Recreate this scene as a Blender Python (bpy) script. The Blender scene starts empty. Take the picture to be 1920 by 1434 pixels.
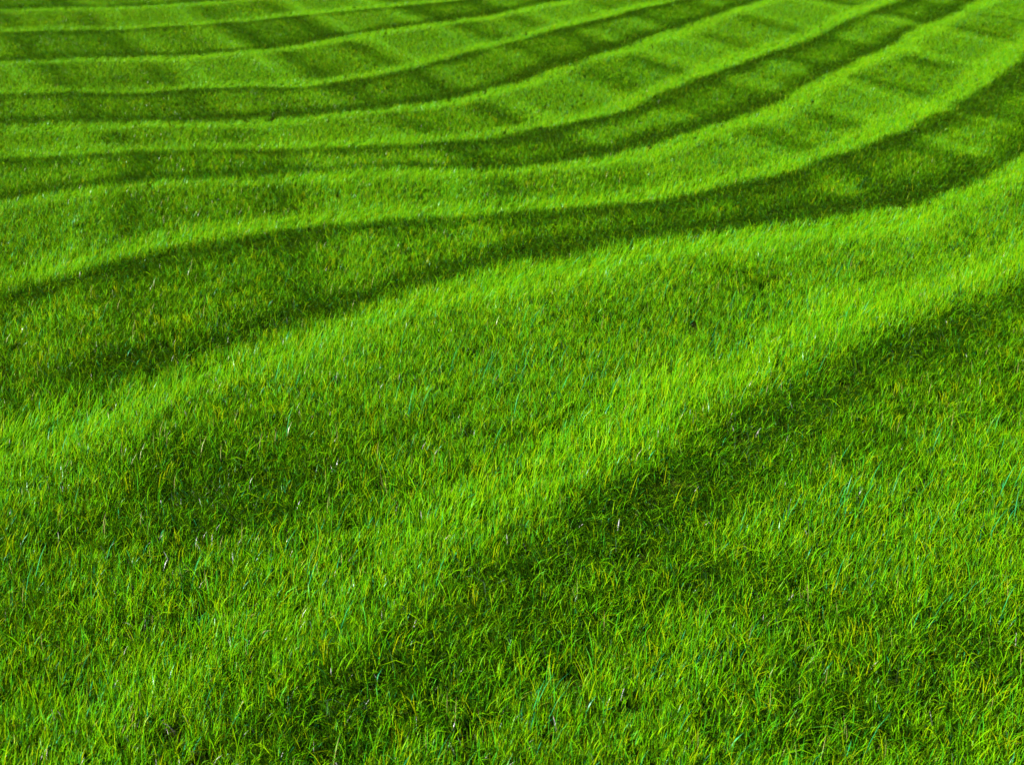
import bpy, math
import numpy as np
from mathutils import Vector

scene = bpy.context.scene
rng = np.random.default_rng(7)
R = math.radians

# ------------------------------------------------------------------ camera
EYE = 2.0                                   # metres above the lawn
cam_data = bpy.data.cameras.new("camera")
cam = bpy.data.objects.new("camera", cam_data)
scene.collection.objects.link(cam)
cam.location = (0, 0, EYE)
cam.rotation_euler = (R(90 - 24.65), 0, 0)
cam_data.lens = 46.875
cam_data.sensor_width = 36
cam_data.dof.use_dof = True
cam_data.dof.focus_distance = 3.8
cam_data.dof.aperture_fstop = 7.0
cam_data.clip_start = 0.05
cam_data.clip_end = 4000
scene.camera = cam

# ------------------------------------------------------------------ sky, sun, exposure
SUN_EL, SUN_AZ = 30.0, -120.0               # azimuth clockwise from +Y: behind the camera, on the left
world = bpy.data.worlds.new("World")
scene.world = world
world.use_nodes = True
wn, wl = world.node_tree.nodes, world.node_tree.links
wn.clear()
sky = wn.new("ShaderNodeTexSky")
sky.sky_type = 'NISHITA'
sky.sun_disc = False
sky.sun_elevation = R(SUN_EL)
sky.sun_rotation = R(SUN_AZ)
bg = wn.new("ShaderNodeBackground")
bg.inputs["Strength"].default_value = 0.05
wo = wn.new("ShaderNodeOutputWorld")
wl.new(sky.outputs[0], bg.inputs[0]); wl.new(bg.outputs[0], wo.inputs[0])

sd = bpy.data.lights.new("sun", 'SUN')
sd.energy = 5.0
sd.angle = R(0.5)
sd.color = (1.0, 0.95, 0.86)
sun = bpy.data.objects.new("sun", sd)
scene.collection.objects.link(sun)
to_sun = Vector((math.sin(R(SUN_AZ)) * math.cos(R(SUN_EL)), math.cos(R(SUN_AZ)) * math.cos(R(SUN_EL)), math.sin(R(SUN_EL))))
sun.rotation_euler = to_sun.to_track_quat('Z', 'Y').to_euler()
sun.location = to_sun * 30

scene.view_settings.view_transform = 'Standard'
scene.view_settings.look = 'None'
scene.view_settings.gamma = 1
scene.view_settings.use_curve_mapping = False
scene.view_settings.exposure = 2.22
scene.render.engine = 'CYCLES'
scene.cycles.max_bounces = 8
scene.cycles.diffuse_bounces = 4
scene.cycles.transmission_bounces = 6

# ------------------------------------------------------------------ the mowing plan, in metres on the ground
# Each line is an edge between two passes of the mower; the passes alternate:
# grass combed to the right and away, then grass combed to the left and back.
EDGES = [
    [(-4.93, 12.38), (-4.65, 12.41), (-3.49, 12.59), (-2.80, 12.84), (-2.25, 13.13)],
    [(-4.53, 11.28), (-4.27, 11.31), (-3.20, 11.49), (-2.57, 11.72), (-2.14, 11.91), (-1.72, 12.24), (-1.27, 12.56), (-0.56, 13.00), (-0.31, 13.22)],
    [(-4.07, 10.05), (-3.83, 10.07), (-2.69, 10.29), (-1.92, 10.55), (-1.55, 10.90), (-1.15, 11.28), (-0.51, 11.85), (0.00, 12.41), (0.51, 13.16)],
    [(-3.64, 8.91), (-3.44, 8.94), (-2.74, 9.00), (-2.06, 9.19), (-1.33, 9.27), (-0.98, 9.50), (-0.63, 9.99), (0.00, 10.86), (0.45, 11.59), (0.96, 12.24), (1.64, 13.16)],
    [(-3.34, 8.09), (-3.15, 8.12), (-2.19, 8.20), (-1.54, 8.31), (-0.89, 8.48), (-0.56, 8.70), (0.00, 9.22), (0.39, 9.87), (0.84, 10.61), (1.35, 11.43), (1.93, 12.38), (2.46, 13.16)],
    [(-3.07, 7.37), (-2.90, 7.40), (-2.46, 7.44), (-2.02, 7.51), (-1.41, 7.51), (-0.80, 7.58), (-0.34, 7.70), (0.00, 7.91), (0.33, 8.12), (0.69, 8.51), (1.10, 9.17), (1.57, 9.85), (2.10, 10.61), (2.72, 11.56), (3.79, 13.16)],
    [(-2.70, 6.37), (-2.59, 6.51), (-2.13, 6.80), (-1.73, 6.88), (-1.31, 6.94), (-0.75, 6.99), (0.00, 7.09), (0.60, 7.37), (0.94, 7.70), (1.32, 8.16), (1.76, 8.77), (2.30, 9.61), (2.92, 10.57), (3.71, 11.82), (4.55, 13.16)],
    [(-2.26, 5.17), (-2.17, 5.29), (-2.00, 5.49), (-1.72, 5.73), (-1.28, 5.96), (-1.05, 6.12), (-0.67, 6.22), (0.00, 6.35), (0.68, 6.54), (1.27, 6.84), (1.61, 7.15), (2.00, 7.55), (2.44, 8.05), (3.02, 8.84), (3.95, 10.40), (4.68, 11.69)],
    [(-1.79, 3.91), (-1.72, 4.00), (-1.55, 4.15), (-1.34, 4.28), (-1.12, 4.58), (-0.91, 4.79), (-0.69, 5.02), (-0.44, 5.20), (-0.14, 5.45), (0.09, 5.59), (0.59, 5.84), (1.11, 6.04), (1.54, 6.16), (1.95, 6.33), (2.30, 6.60), (2.85, 7.26), (3.28, 7.92)],
    [(-0.87, 2.22), (-0.75, 2.35), (-0.68, 2.44), (-0.57, 2.62), (-0.41, 2.76), (-0.28, 2.94), (-0.13, 3.17), (0.03, 3.37), (0.23, 3.57), (0.50, 3.85), (0.79, 4.23), (1.06, 4.46), (1.42, 4.74), (1.84, 5.10), (2.20, 5.39), (2.44, 5.59)],
    [(-0.48, 1.92), (-0.18, 2.22), (0.11, 2.52), (0.38, 2.71), (0.69, 2.96), (0.95, 3.14), (1.25, 3.44), (1.64, 3.77), (1.86, 4.00)],
]
# per pass between two edges: sign, middle strength, strength at its far and near edge, width of the wheel marks (m)
PASSES = [
    (-1, .26, 1.2, 1.3, .13),
    (+1, -.08, 1.3, 1.2, .12),
    (-1, .26, 1.1, 1.6, .14),
    (+1, -.10, 1.3, 1.3, .12),
    (-1, .24, 1.3, 1.6, .14),
    (+1, -.10, 1.4, 1.4, .13),
    (-1, .19, 1.2, 1.5, .14),
    (+1, -.09, 1.3, 1.35, .14),
    (-1, .17, 1.25, 1.45, .19),
    (+1, -.07, 1.4, 1.3, .22),
    (-1, .20, 1.35, .35, .25),
    (+1, -.30, -.15, .3, .30),
]
# lines of the earlier, crossing mowing, as distances along (0.891, 0.454)
CROSS = np.array([-3.9, -3.0, -2.1, -1.25, -0.35, 0.50, 1.32, 2.22, 3.02, 3.86, 4.78, 5.62, 6.45, 7.45, 8.45, 9.4, 10.3, 11.2, 12.1])
CROSS_SIGN0 = +1
# spots where lean is shaped to read lighter or darker: x, y, radius x, radius y, turn (deg), change of lean, change of height
SPOTS = [
    (-0.82, 3.48, 0.34, 0.18, 20, -0.6, 0.02),
    (-1.07, 3.74, 0.22, 0.14, 10, -0.28, 0),
    (-1.51, 3.70, 0.22, 0.25, 30, 0.6, 0),
    (-1.43, 3.92, 0.25, 0.12, 20, 0.3, 0),
    (0.39, 3.52, 0.24, 0.14, 25, -0.55, 0.06),
    (0.87, 4.06, 0.24, 0.14, 35, -0.45, 0.05),
    (1.48, 4.66, 0.28, 0.13, 40, -0.35, 0.03),
    (-0.06, 3.08, 0.16, 0.1, 20, -0.4, 0.05),
    (0.08, 2.82, 0.22, 0.1, 10, -0.3, 0.02),
    (-0.05, 3.53, 0.2, 0.12, 30, 0.45, 0),
    (0.81, 4.41, 0.25, 0.15, 35, 0.3, 0.04),
    (0.51, 4.26, 0.18, 0.12, 35, 0.3, 0.04),
    (-0.04, 5.13, 0.3, 0.14, 25, 0.35, 0),
    (1.74, 6.12, 0.3, 0.12, 20, 0.35, 0),
    (-0.63, 4.49, 0.22, 0.12, 25, 0.3, 0),
    (-1.49, 4.49, 0.3, 0.14, 15, -0.4, 0.05),
    (-0.70, 5.12, 0.25, 0.12, 15, -0.4, 0),
    (0.79, 4.96, 0.3, 0.18, 20, -0.1, 0),
    (1.25, 5.45, 0.25, 0.1, 20, -0.25, 0),
    (0.56, 3.01, 0.2, 0.12, 10, -0.3, 0.06),
    (0.86, 2.52, 0.3, 0.1, 20, -0.3, 0.06),
    (1.13, 2.73, 0.1, 0.1, 0, -0.35, 0),
    (-0.40, 2.56, 0.16, 0.06, 20, -0.5, 0.03),
    (-0.49, 2.43, 0.2, 0.06, 10, -0.3, 0),
    (0.75, 3.31, 0.22, 0.12, 20, 0.45, 0),
    (1.02, 3.47, 0.2, 0.15, 20, 0.3, 0),
    (0.36, 2.52, 0.2, 0.1, 10, 0.2, 0),
    (-0.91, 2.60, 0.15, 0.1, 30, 0.4, 0),
    (-0.65, 2.82, 0.18, 0.08, 30, 0.35, 0),
    (-0.36, 2.91, 0.2, 0.08, 30, 0.2, 0),
    (0.81, 2.84, 0.2, 0.08, 10, -0.2, 0),
    (1.44, 3.81, 0.2, 0.15, 30, 0.3, 0),
]

def resample(line, step=0.06):
    p = np.array(line, float)
    # extend both ends straight on
    a = p[0] + (p[0] - p[1]) / np.linalg.norm(p[0] - p[1]) * 6
    b = p[-1] + (p[-1] - p[-2]) / np.linalg.norm(p[-1] - p[-2]) * 8
    p = np.vstack([a, p, b])
    d = np.r_[0, np.cumsum(np.linalg.norm(np.diff(p, axis=0), axis=1))]
    t = np.arange(0, d[-1], step)
    q = np.stack([np.interp(t, d, p[:, 0]), np.interp(t, d, p[:, 1])], 1)
    k = np.hanning(13); k /= k.sum()
    for _ in range(2):
        qp = np.vstack([np.repeat(q[:1], 6, 0), q, np.repeat(q[-1:], 6, 0)])
        q = np.stack([np.convolve(qp[:, 0], k, 'valid'), np.convolve(qp[:, 1], k, 'valid')], 1)
    return q
LINES = [resample(e) for e in EDGES]

def value_noise(x, y, seed):
    r = np.random.default_rng(seed).random((256, 256))
    xi, yi = np.floor(x).astype(int), np.floor(y).astype(int)
    fx, fy = x - xi, y - yi
    fx, fy = fx * fx * (3 - 2 * fx), fy * fy * (3 - 2 * fy)
    g = lambda i, j: r[i % 256, j % 256]
    return ((g(xi, yi) * (1 - fx) + g(xi + 1, yi) * fx) * (1 - fy) + (g(xi, yi + 1) * (1 - fx) + g(xi + 1, yi + 1) * fx) * fy) * 2 - 1
def fbm(x, y, s, seed, octaves=4):
    v, a, n = 0, 1, 0
    for k in range(octaves):
        v = v + a * value_noise(x * s * 2 ** k + 17 * k, y * s * 2 ** k - 31 * k, seed + k); n += a; a *= .5
    return v / n

def smooth(a, b, x):
    t = np.clip((x - a) / (b - a), 0, 1)
    return t * t * (3 - 2 * t)

# field on a grid: lean (-1.4 .. 1.4), comb direction, height factor
GX0, GX1, GY0, GY1, GS = -9.0, 9.0, 0.8, 18.0, 0.04
gx = np.arange(GX0, GX1, GS); gy = np.arange(GY0, GY1, GS)
XX, YY = np.meshgrid(gx, gy, indexing='ij')

def line_distance(X, Y, line):
    """signed distance: positive on the near side (towards smaller y)"""
    shape = X.shape; P = np.stack([X.ravel(), Y.ravel()], 1).astype(np.float32)
    ln = line.astype(np.float32)
    best = np.full(len(P), 1e9, np.float32); idx = np.zeros(len(P), int)
    for c in range(0, len(P), 20000):
        d = (P[c:c+20000, None, 0] - ln[None, :, 0]) ** 2 + (P[c:c+20000, None, 1] - ln[None, :, 1]) ** 2
        idx[c:c+20000] = d.argmin(1); best[c:c+20000] = d.min(1)
    tan = np.gradient(line, axis=0); tan /= np.linalg.norm(tan, axis=1)[:, None]
    tv = tan[idx]; rel = P - line[idx]
    cr = tv[:, 0] * rel[:, 1] - tv[:, 1] * rel[:, 0]
    return (-np.sign(cr) * np.sqrt(best)).reshape(shape), tv.reshape(shape + (2,))

def mowing_field():
    ex = .05 * fbm(XX, YY, .8, 40) + .035 * fbm(XX, YY, 4, 45) ; ey = .05 * fbm(XX, YY, .8, 50) + .035 * fbm(XX, YY, 4, 55)
    X, Y = XX + ex * 1.0, YY + ey * 1.0
    # coarse grid is enough for the distances
    D, T = [], []
    c = 3
    for ln in LINES:
        d, t = line_distance(X[::c, ::c], Y[::c, ::c], ln)
        # bring back to the fine grid, bilinear
        def up(a):
            n0, n1 = XX.shape
            i = np.clip(np.arange(n0) / c, 0, a.shape[0] - 1.001); j = np.clip(np.arange(n1) / c, 0, a.shape[1] - 1.001)
            i0, j0 = i.astype(int), j.astype(int); fi, fj = (i - i0)[:, None], (j - j0)[None]
            return (a[i0][:, j0] * (1 - fi) + a[i0 + 1][:, j0] * fi) * (1 - fj) + (a[i0][:, j0 + 1] * (1 - fi) + a[i0 + 1][:, j0 + 1] * fi) * fj
        D.append(up(d)); T.append(np.stack([up(t[..., 0]), up(t[..., 1])], -1))
    D, T = np.array(D), np.array(T)
    k = (D > 0).sum(0)                                   # which pass the point lies in
    absD = np.abs(D)
    L = np.zeros_like(XX); 
    wn_ = np.exp(-absD / .35) + 1e-6
    tang = (T * wn_[..., None]).sum(0); tang /= np.linalg.norm(tang, axis=-1)[..., None]
    for i, (s, mid, far, near, w) in enumerate(PASSES):
        m = k == i
        dfar = absD[i - 1] if i > 0 else np.full_like(XX, 9.)
        dnear = absD[i] if i < len(LINES) else np.full_like(XX, 9.)
        w_ = w * (1 + .45 * fbm(XX, YY, 1.2, 60 + i, 3))
        far = far * (1 + .95 * fbm(XX, YY, 1.1, 130 + i, 3)); near = near * (1 + .7 * fbm(XX, YY, 1.1, 150 + i, 3))
        o_ = .35 * w_
        v = mid + (far - mid) * np.exp(-((dfar - o_) / w_) ** 2 * 1.5) + (near - mid) * np.exp(-((dnear - o_) / w_) ** 2 * 1.5)
        soft = smooth(0, .06 + .17 * smooth(6.5, 4.0, YY), np.minimum(dfar, dnear) + .0)
        L[m] = (s * v * soft)[m]
    # crossing pass
    n = XX * .891 + YY * .454 + .05 * fbm(XX, YY, .7, 90)
    bend = np.clip(7.2 - YY, 0, 4) * .25
    n = n + bend
    j = np.searchsorted(CROSS, n)
    j = np.clip(j, 1, len(CROSS) - 1)
    da, db = n - CROSS[j - 1], CROSS[j] - n
    s = np.where(j % 2 == 0, 1, -1) * CROSS_SIGN0
    e = np.minimum(da, db)
    cv = s * (.08 + .66 * np.exp(-((e - .07) / .12) ** 2)) * smooth(0, .14, e)
    cv = np.where((cv < 0) & (L > 0), cv * .55, cv) * (.8 + .40 * smooth(1.0, -2.0, XX)) * (1 + .5 * fbm(XX, YY, 1.3, 170, 3))
    fade = smooth(3.5, 6.8, YY)
    L = L * (1 - .58 * smooth(4.0, 2.6, YY + .35 * XX))
    L = L + cv * fade * (.75 + .5 * fbm(XX, YY, .6, 95, 2))
    H = np.zeros_like(XX)
    for (x, y, rx, ry, a, dl, dh) in SPOTS:
        ca, sa = math.cos(R(a)), math.sin(R(a))
        u, v = ((XX - x) * ca + (YY - y) * sa) / rx, (-(XX - x) * sa + (YY - y) * ca) / ry
        g = np.exp(-(u * u + v * v))
        L = L + dl * g; H = H + dh * g
    L = L + (.12 + .14 * smooth(6.5, 3.5, YY)) * fbm(XX, YY, 1.6, 110) + (.04 + .12 * smooth(6.5, 3.5, YY)) * fbm(XX, YY, 6, 120, 3)
    return np.clip(L, -1.15, 1.4), tang, H
LEAN, TANG, TALL = mowing_field()

def sample(a, x, y):
    i = np.clip((x - GX0) / GS, 0, a.shape[0] - 1.001); j = np.clip((y - GY0) / GS, 0, a.shape[1] - 1.001)
    i0, j0 = i.astype(int), j.astype(int); fi, fj = i - i0, j - j0
    if a.ndim == 3: fi, fj = fi[:, None], fj[:, None]
    return (a[i0, j0] * (1 - fi) + a[i0 + 1, j0] * fi) * (1 - fj) + (a[i0, j0 + 1] * (1 - fi) + a[i0 + 1, j0 + 1] * fi) * fj

def relief(x, y):
    x, y = np.asarray(x, float), np.asarray(y, float)
    near = np.exp(-((x / 14) ** 2 + ((y - 6) / 14) ** 2))
    return (.035 * fbm(x, y, .55, 200, 3) + .012 * fbm(x, y, 2.0, 210, 2)) * near

# ------------------------------------------------------------------ materials
def mat(name):
    m = bpy.data.materials.new(name); m.use_nodes = True
    m.node_tree.nodes.clear()
    return m, m.node_tree.nodes, m.node_tree.links

def ramp(N, stops, interp='LINEAR'):
    r = N.new("ShaderNodeValToRGB"); r.color_ramp.interpolation = interp
    el = r.color_ramp.elements
    el[0].position, el[0].color = stops[0][0], stops[0][1] + (1,)
    el[1].position, el[1].color = stops[-1][0], stops[-1][1] + (1,)
    for p, c in stops[1:-1]:
        e = el.new(p); e.color = c + (1,)
    return r

def grass_material():
    m, N, K = mat("grass_blade")
    tint = N.new("ShaderNodeAttribute"); tint.attribute_name = "tint"
    along = N.new("ShaderNodeAttribute"); along.attribute_name = "along"
    geo = N.new("ShaderNodeNewGeometry")
    noise = N.new("ShaderNodeTexNoise"); noise.inputs["Scale"].default_value = 1.3; noise.inputs["Detail"].default_value = 4
    K.new(geo.outputs["Position"], noise.inputs["Vector"])
    base = ramp(N, [(0.0, (.070, .188, .0010)), (.20, (.034, .160, .0010)), (.42, (.064, .205, .0008)), (.66, (.102, .215, .0006)), (.79, (.125, .175, .0006)), (.84, (.020, .140, .0060)), (.93, (.14, .22, .001)), (.965, (.014, .190, .060)), (.980, (.045, .22, .004)), (.996, (.22, .22, .07)), (.9995, (.36, .35, .38)), (1.0, (.36, .35, .38))], 'CONSTANT')  # palest stops put glints into the blade colour
    K.new(tint.outputs["Fac"], base.inputs[0])
    big = N.new("ShaderNodeMix"); big.data_type = 'RGBA'; big.blend_type = 'MULTIPLY'; big.inputs[0].default_value = .6
    nr = ramp(N, [(.3, (.85, .93, 1.0)), (.7, (1.18, 1.06, .7))])
    K.new(noise.outputs[0], nr.inputs[0])
    K.new(base.outputs[0], big.inputs[6]); K.new(nr.outputs[0], big.inputs[7])
    # old sheath at the foot: browner, and darkened further for stripe contrast
    foot = ramp(N, [(0.0, (.35, .26, .20)), (.35, (.8, .78, .7)), (.7, (1, 1, 1)), (1.0, (1.05, 1.0, .9))])
    K.new(along.outputs["Fac"], foot.inputs[0])
    col = N.new("ShaderNodeMix"); col.data_type = 'RGBA'; col.blend_type = 'MULTIPLY'; col.inputs[0].default_value = 1
    K.new(big.outputs[2], col.inputs[6]); K.new(foot.outputs[0], col.inputs[7])
    # undersides darkened in colour to deepen the shade of the dark stripes
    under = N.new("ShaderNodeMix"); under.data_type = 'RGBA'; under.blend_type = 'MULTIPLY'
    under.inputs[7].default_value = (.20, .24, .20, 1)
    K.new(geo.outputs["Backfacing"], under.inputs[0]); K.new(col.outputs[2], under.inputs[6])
    d = N.new("ShaderNodeBsdfDiffuse"); K.new(under.outputs[2], d.inputs[0])
    t = N.new("ShaderNodeBsdfTranslucent")
    tc = N.new("ShaderNodeMix"); tc.data_type = 'RGBA'; tc.blend_type = 'MULTIPLY'; tc.inputs[0].default_value = 1
    tc.inputs[7].default_value = (1.3, 1.0, .4, 1)
    K.new(col.outputs[2], tc.inputs[6]); K.new(tc.outputs[2], t.inputs[0])
    mx = N.new("ShaderNodeMixShader"); mx.inputs[0].default_value = .17
    K.new(d.outputs[0], mx.inputs[1]); K.new(t.outputs[0], mx.inputs[2])
    g = N.new("ShaderNodeBsdfGlossy"); g.inputs["Roughness"].default_value = .32
    g.inputs[0].default_value = (.8, .9, 1.0, 1)
    fr = N.new("ShaderNodeFresnel"); fr.inputs[0].default_value = 1.35
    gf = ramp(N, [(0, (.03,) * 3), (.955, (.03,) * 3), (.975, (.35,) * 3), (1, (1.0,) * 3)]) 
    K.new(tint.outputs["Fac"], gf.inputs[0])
    mu = N.new("ShaderNodeMath"); mu.operation = 'MULTIPLY'
    K.new(fr.outputs[0], mu.inputs[0]); K.new(gf.outputs[0], mu.inputs[1])
    m2 = N.new("ShaderNodeMixShader"); K.new(mu.outputs[0], m2.inputs[0]); K.new(mx.outputs[0], m2.inputs[1]); K.new(g.outputs[0], m2.inputs[2])
    o = N.new("ShaderNodeOutputMaterial"); K.new(m2.outputs[0], o.inputs[0])
    return m
GRASS = grass_material()

def soil_material():
    m, N, K = mat("thatch_and_soil")
    tc = N.new("ShaderNodeNewGeometry")
    n1 = N.new("ShaderNodeTexNoise"); n1.inputs["Scale"].default_value = 60; n1.inputs["Detail"].default_value = 6
    n2 = N.new("ShaderNodeTexNoise"); n2.inputs["Scale"].default_value = .35; n2.inputs["Detail"].default_value = 5
    K.new(tc.outputs["Position"], n1.inputs["Vector"]); K.new(tc.outputs["Position"], n2.inputs["Vector"])
    r = ramp(N, [(.35, (.010, .014, .002)), (.5, (.020, .034, .003)), (.68, (.034, .055, .004))])
    mix = N.new("ShaderNodeMath"); mix.operation = 'MULTIPLY_ADD'; mix.inputs[1].default_value = .55
    K.new(n1.outputs[0], mix.inputs[0])
    h = N.new("ShaderNodeMath"); h.operation = 'MULTIPLY'; h.inputs[1].default_value = .45
    K.new(n2.outputs[0], h.inputs[0]); K.new(h.outputs[0], mix.inputs[2]); K.new(mix.outputs[0], r.inputs[0])
    b = N.new("ShaderNodeBump"); b.inputs["Strength"].default_value = .8; b.inputs["Distance"].default_value = .02
    K.new(n1.outputs[0], b.inputs["Height"])
    p = N.new("ShaderNodeBsdfDiffuse"); K.new(r.outputs[0], p.inputs[0]); K.new(b.outputs[0], p.inputs["Normal"])
    o = N.new("ShaderNodeOutputMaterial"); K.new(p.outputs[0], o.inputs[0])
    return m
SOIL = soil_material()

# ------------------------------------------------------------------ the ground: one sheet to the horizon
def build_ground():
    def axis(lo, hi, step, far):
        a = np.arange(lo, hi + 1e-6, step)
        e = np.array([1.5, 4, 9, 20, 45, 100, 220, 500, far])
        return np.r_[lo - e[::-1], a, hi + e]
    ax, ay = axis(-9, 9, .06, 1500), axis(0, 18, .06, 1500)
    X, Y = np.meshgrid(ax, ay, indexing='ij')
    Z = relief(X, Y)
    n0, n1 = X.shape
    co = np.stack([X.ravel(), Y.ravel(), Z.ravel() - .006], 1)
    i, j = np.meshgrid(np.arange(n0 - 1), np.arange(n1 - 1), indexing='ij')
    q = np.stack([i * n1 + j, (i + 1) * n1 + j, (i + 1) * n1 + j + 1, i * n1 + j + 1], -1).reshape(-1, 4)
    me = bpy.data.meshes.new("lawn_ground")
    me.vertices.add(len(co)); me.vertices.foreach_set("co", co.ravel())
    me.loops.add(q.size); me.loops.foreach_set("vertex_index", q.ravel().astype(np.int32))
    me.polygons.add(len(q)); me.polygons.foreach_set("loop_start", np.arange(0, q.size, 4, dtype=np.int32))
    me.update(); me.validate()
    me.polygons.foreach_set("use_smooth", np.ones(len(q), bool))
    me.materials.append(SOIL)
    o = bpy.data.objects.new("ground", me); scene.collection.objects.link(o)
    o['kind'] = 'structure'
    o['label'] = 'gently rolling ground under the mown lawn'
    return o
ground = build_ground()

# ------------------------------------------------------------------ grass: tufts of real blades
LEVELS = np.linspace(-.8, .8, 21)
VARIANTS = 7

def blade_set(r, n, lean, radius, hmin, hmax, long_share=.13, wide=(.0010, .0027), pale=False, loose=1.0, tone=None):
    """n blades, combed along +x by `lean` (1 = laid over about 55 degrees)"""
    V, F, T, A = [], [], [], []
    for b in range(n):
        a, rad = r.uniform(0, 2 * math.pi), radius * math.sqrt(r.uniform())
        px, py = rad * math.cos(a), rad * math.sin(a)
        Lb = r.uniform(hmin, hmax) * (r.uniform(1.3, 2.0) if r.uniform() < long_share else 1)
        w = r.uniform(*wide)
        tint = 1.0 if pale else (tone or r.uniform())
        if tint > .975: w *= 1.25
        own_dir, own = r.uniform(0, 2 * math.pi), abs(r.normal(0, R(15) * loose))
        mean = lean * R(43)
        # lean vector = combing + own spread
        lx = mean + own * math.cos(own_dir); ly = own * math.sin(own_dir)
        th = min(math.hypot(lx, ly), R(78)); dirx, diry = (lx, ly) if th == 0 else (lx / math.hypot(lx, ly), ly / math.hypot(lx, ly))
        curl = r.uniform(.1, 1.3) + (.9 if r.uniform() < .15 else 0)
        tw = r.normal(0, .5)                     # how far the leaf face turns off the bend
        segs = 3
        p = np.array([px, py, -.004]); rows = []
        for k in range(segs + 1):
            f = k / segs
            ang = min(th * (.55 + .9 * f) + curl * f * f * R(38), R(118))
            dvec = np.array([dirx * math.sin(ang), diry * math.sin(ang), math.cos(ang)])
            if k: p = p + dvec * Lb / segs
            side = np.array([-diry, dirx, 0.0]); nrm = np.cross(side, dvec)
            tt = tw * (1 - .3 * f)
            sd_ = side * math.cos(tt) + nrm * math.sin(tt)
            ww = w * (1, 1.0, .72, 0)[k] * .5
            rows.append((p.copy(), sd_ * ww))
        i0 = len(V)
        for k, (c, s) in enumerate(rows):
            if k < segs:
                V += [c - s, c + s]; T += [tint] * 2; A += [k / segs] * 2
            else:
                V.append(c); T.append(tint); A.append(1.0)
        # winding chosen so that the front face is the upper side of the bent leaf
        for k in range(segs - 1):
            a0 = i0 + 2 * k
            F.append((a0, a0 + 2, a0 + 3, a0 + 1))
        a0 = i0 + 2 * (segs - 1)
        F.append((a0, a0 + 2, a0 + 1))
    return V, F, T, A

def mesh_from(name, V, F, T, A):
    me = bpy.data.meshes.new(name)
    me.from_pydata([tuple(v) for v in V], [], F)
    for nm, vals in (("tint", T), ("along", A)):
        at = me.attributes.new(nm, 'FLOAT', 'POINT'); at.data.foreach_set("value", np.array(vals, np.float32))
    me.polygons.foreach_set("use_smooth", np.ones(len(F), bool))
    me.materials.append(GRASS); me.update()
    return me

tufts = bpy.data.collections.new("tufts")
idx = 0
for li, lv in enumerate(LEVELS):
    for v in range(VARIANTS):
        me = mesh_from("tuft", *blade_set(rng, 92, lv, .045, .032, .070))
        o = bpy.data.objects.new("tuft_%04d" % idx, me); tufts.objects.link(o)
        idx += 1

for v in range(8):                                  # pale blades whose colour stands in for sun glints
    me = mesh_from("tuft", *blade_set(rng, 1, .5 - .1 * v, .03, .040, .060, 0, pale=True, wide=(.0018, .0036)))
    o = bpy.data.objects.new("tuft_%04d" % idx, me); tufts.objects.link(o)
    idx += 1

for v in range(4):                                  # bluish, glossy blades; their teal also stands in for glints
    me = mesh_from("tuft", *blade_set(rng, 2, .3, .03, .040, .062, 0, wide=(.0014, .0028), tone=.9705))
    o = bpy.data.objects.new("tuft_%04d" % idx, me); tufts.objects.link(o)
    idx += 1
for v in range(4):                                  # single stalks the mower left standing
    me = mesh_from("tuft", *blade_set(rng, 2, .25 - .2 * v, .04, .085, .125, 0, wide=(.0012, .0020), loose=2.2))
    o = bpy.data.objects.new("tuft_%04d" % idx, me); tufts.objects.link(o)
    idx += 1

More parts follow.
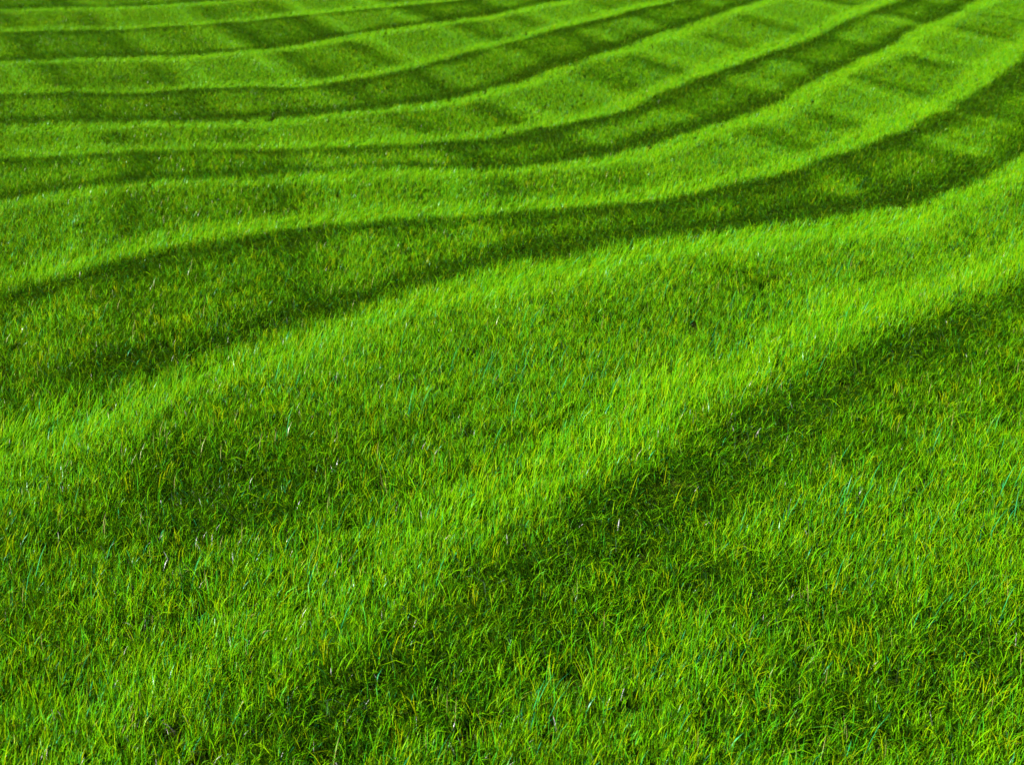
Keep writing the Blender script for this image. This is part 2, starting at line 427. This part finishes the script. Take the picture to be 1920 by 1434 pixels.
def scatter():
    dens = 900
    x0, x1, y0, y1 = -8.5, 8.5, 1.1, 17.5
    st = dens ** -.5
    x, y = [a.ravel() for a in np.meshgrid(np.arange(x0, x1, st), np.arange(y0, y1, st))]
    n = len(x)
    x = x + rng.uniform(-.45, .45, n) * st; y = y + rng.uniform(-.45, .45, n) * st
    keep = (np.abs(x) < (.32 + .35 * y + 1.0)) & (rng.random(n) < .72 + .28 * smooth(3.5, 10, y))
    x, y = x[keep], y[keep]
    lean = sample(LEAN, x, y) + rng.normal(0, .06, len(x))
    tg = sample(TANG, x, y)
    hh = sample(TALL, x, y)
    lev = np.clip(np.round((np.sign(lean) * np.abs(lean) ** 1.4 * .48 + .8) / 1.6 * (len(LEVELS) - 1)), 0, len(LEVELS) - 1).astype(int)
    index = lev * VARIANTS + rng.integers(0, VARIANTS, len(x))
    rot = np.arctan2(tg[:, 1], tg[:, 0]) + R(25) + rng.normal(0, R(22), len(x))
    rough = .5 + .5 * fbm(x, y, 1.1, 300, 3)
    size = .41 + .52 * smooth(9.5, 2.6, y) * (.78 + .4 * rough) + .08 * rough + hh
    H_ = fbm(x, y, 5, 330, 3)                         # clumps: longer and shorter tussocks
    v_ = .06 + .12 * smooth(8, 4, y)
    size = size * (1 + .30 * H_ * smooth(7, 4, y))
    size = size * (1 + rng.uniform(-1, 1, len(x)) * v_)
    # pale glint blades: mostly in the longer grass in front, thickest on the left
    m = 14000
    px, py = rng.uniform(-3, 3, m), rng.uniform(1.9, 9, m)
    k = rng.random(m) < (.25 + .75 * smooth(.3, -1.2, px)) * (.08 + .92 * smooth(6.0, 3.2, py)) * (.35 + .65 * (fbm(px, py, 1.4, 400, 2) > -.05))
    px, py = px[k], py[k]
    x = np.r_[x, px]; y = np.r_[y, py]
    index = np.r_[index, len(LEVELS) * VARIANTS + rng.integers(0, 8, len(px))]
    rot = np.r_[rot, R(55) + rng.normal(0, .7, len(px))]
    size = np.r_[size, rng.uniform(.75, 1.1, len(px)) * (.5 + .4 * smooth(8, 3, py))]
    m = 9000
    px, py = rng.uniform(-2.6, 2.6, m), rng.uniform(1.9, 7, m)
    k = rng.random(m) < (.08 + .92 * smooth(.2, -1.0, px)) * smooth(6.0, 3.6, py) * (.3 + .7 * (fbm(px, py, 1.6, 440, 2) > 0))
    px, py = px[k], py[k]
    x = np.r_[x, px]; y = np.r_[y, py]
    index = np.r_[index, len(LEVELS) * VARIANTS + 8 + rng.integers(0, 4, len(px))]
    rot = np.r_[rot, R(50) + rng.normal(0, .6, len(px))]
    size = np.r_[size, rng.uniform(.75, 1.1, len(px)) * .9]
    m = 2200
    px, py = rng.uniform(-5, 5, m), rng.uniform(1.8, 12, m)
    k = rng.random(m) < (.35 + .65 * (fbm(px, py, .9, 420, 2) > 0))
    px, py = px[k], py[k]
    x = np.r_[x, px]; y = np.r_[y, py]
    index = np.r_[index, len(LEVELS) * VARIANTS + 12 + rng.integers(0, 4, len(px))]
    rot = np.r_[rot, rng.uniform(0, 2 * math.pi, len(px))]
    size = np.r_[size, rng.uniform(.6, 1.1, len(px)) * (.62 + .38 * smooth(8, 3, py))]
    return x, y, relief(x, y), index, rot, size

def build_grass():
    x, y, z, index, rot, size = scatter()
    me = bpy.data.meshes.new("grass")
    me.vertices.add(len(x)); me.vertices.foreach_set("co", np.stack([x, y, z], 1).ravel())
    def attr(nm, typ, vals, key="value"):
        a = me.attributes.new(nm, typ, 'POINT'); a.data.foreach_set(key, vals)
    attr("which", 'INT', index.astype(np.int32))
    attr("turn", 'FLOAT_VECTOR', np.stack([rng.normal(0, .05, len(x)), rng.normal(0, .05, len(x)), rot], 1).astype(np.float32).ravel(), "vector")
    attr("size", 'FLOAT', size.astype(np.float32))
    me.update()
    o = bpy.data.objects.new("grass", me); scene.collection.objects.link(o)
    o['kind'] = 'stuff'; o['category'] = 'grass'
    o['label'] = 'bright green lawn grass combed into curving light and dark mowing stripes'
    ng = bpy.data.node_groups.new("grow", 'GeometryNodeTree')
    ng.interface.new_socket("Geometry", in_out='INPUT', socket_type='NodeSocketGeometry')
    ng.interface.new_socket("Geometry", in_out='OUTPUT', socket_type='NodeSocketGeometry')
    N, K = ng.nodes, ng.links
    gi, go = N.new("NodeGroupInput"), N.new("NodeGroupOutput")
    iop = N.new("GeometryNodeInstanceOnPoints"); iop.inputs["Pick Instance"].default_value = True
    ci = N.new("GeometryNodeCollectionInfo"); ci.inputs["Collection"].default_value = tufts
    ci.inputs["Separate Children"].default_value = True; ci.inputs["Reset Children"].default_value = True
    def na(nm, typ):
        a = N.new("GeometryNodeInputNamedAttribute"); a.data_type = typ; a.inputs["Name"].default_value = nm; return a.outputs["Attribute"]
    m2p = N.new("GeometryNodeMeshToPoints")
    K.new(gi.outputs[0], m2p.inputs[0]); K.new(m2p.outputs[0], iop.inputs["Points"])
    K.new(ci.outputs[0], iop.inputs["Instance"])
    K.new(na("which", 'INT'), iop.inputs["Instance Index"])
    e2r = N.new("FunctionNodeEulerToRotation"); K.new(na("turn", 'FLOAT_VECTOR'), e2r.inputs[0]); K.new(e2r.outputs[0], iop.inputs["Rotation"])
    K.new(na("size", 'FLOAT'), iop.inputs["Scale"])
    K.new(iop.outputs[0], go.inputs[0])
    md = o.modifiers.new("grow", 'NODES'); md.node_group = ng
    print("tufts", len(x))
    return o
grass = build_grass()
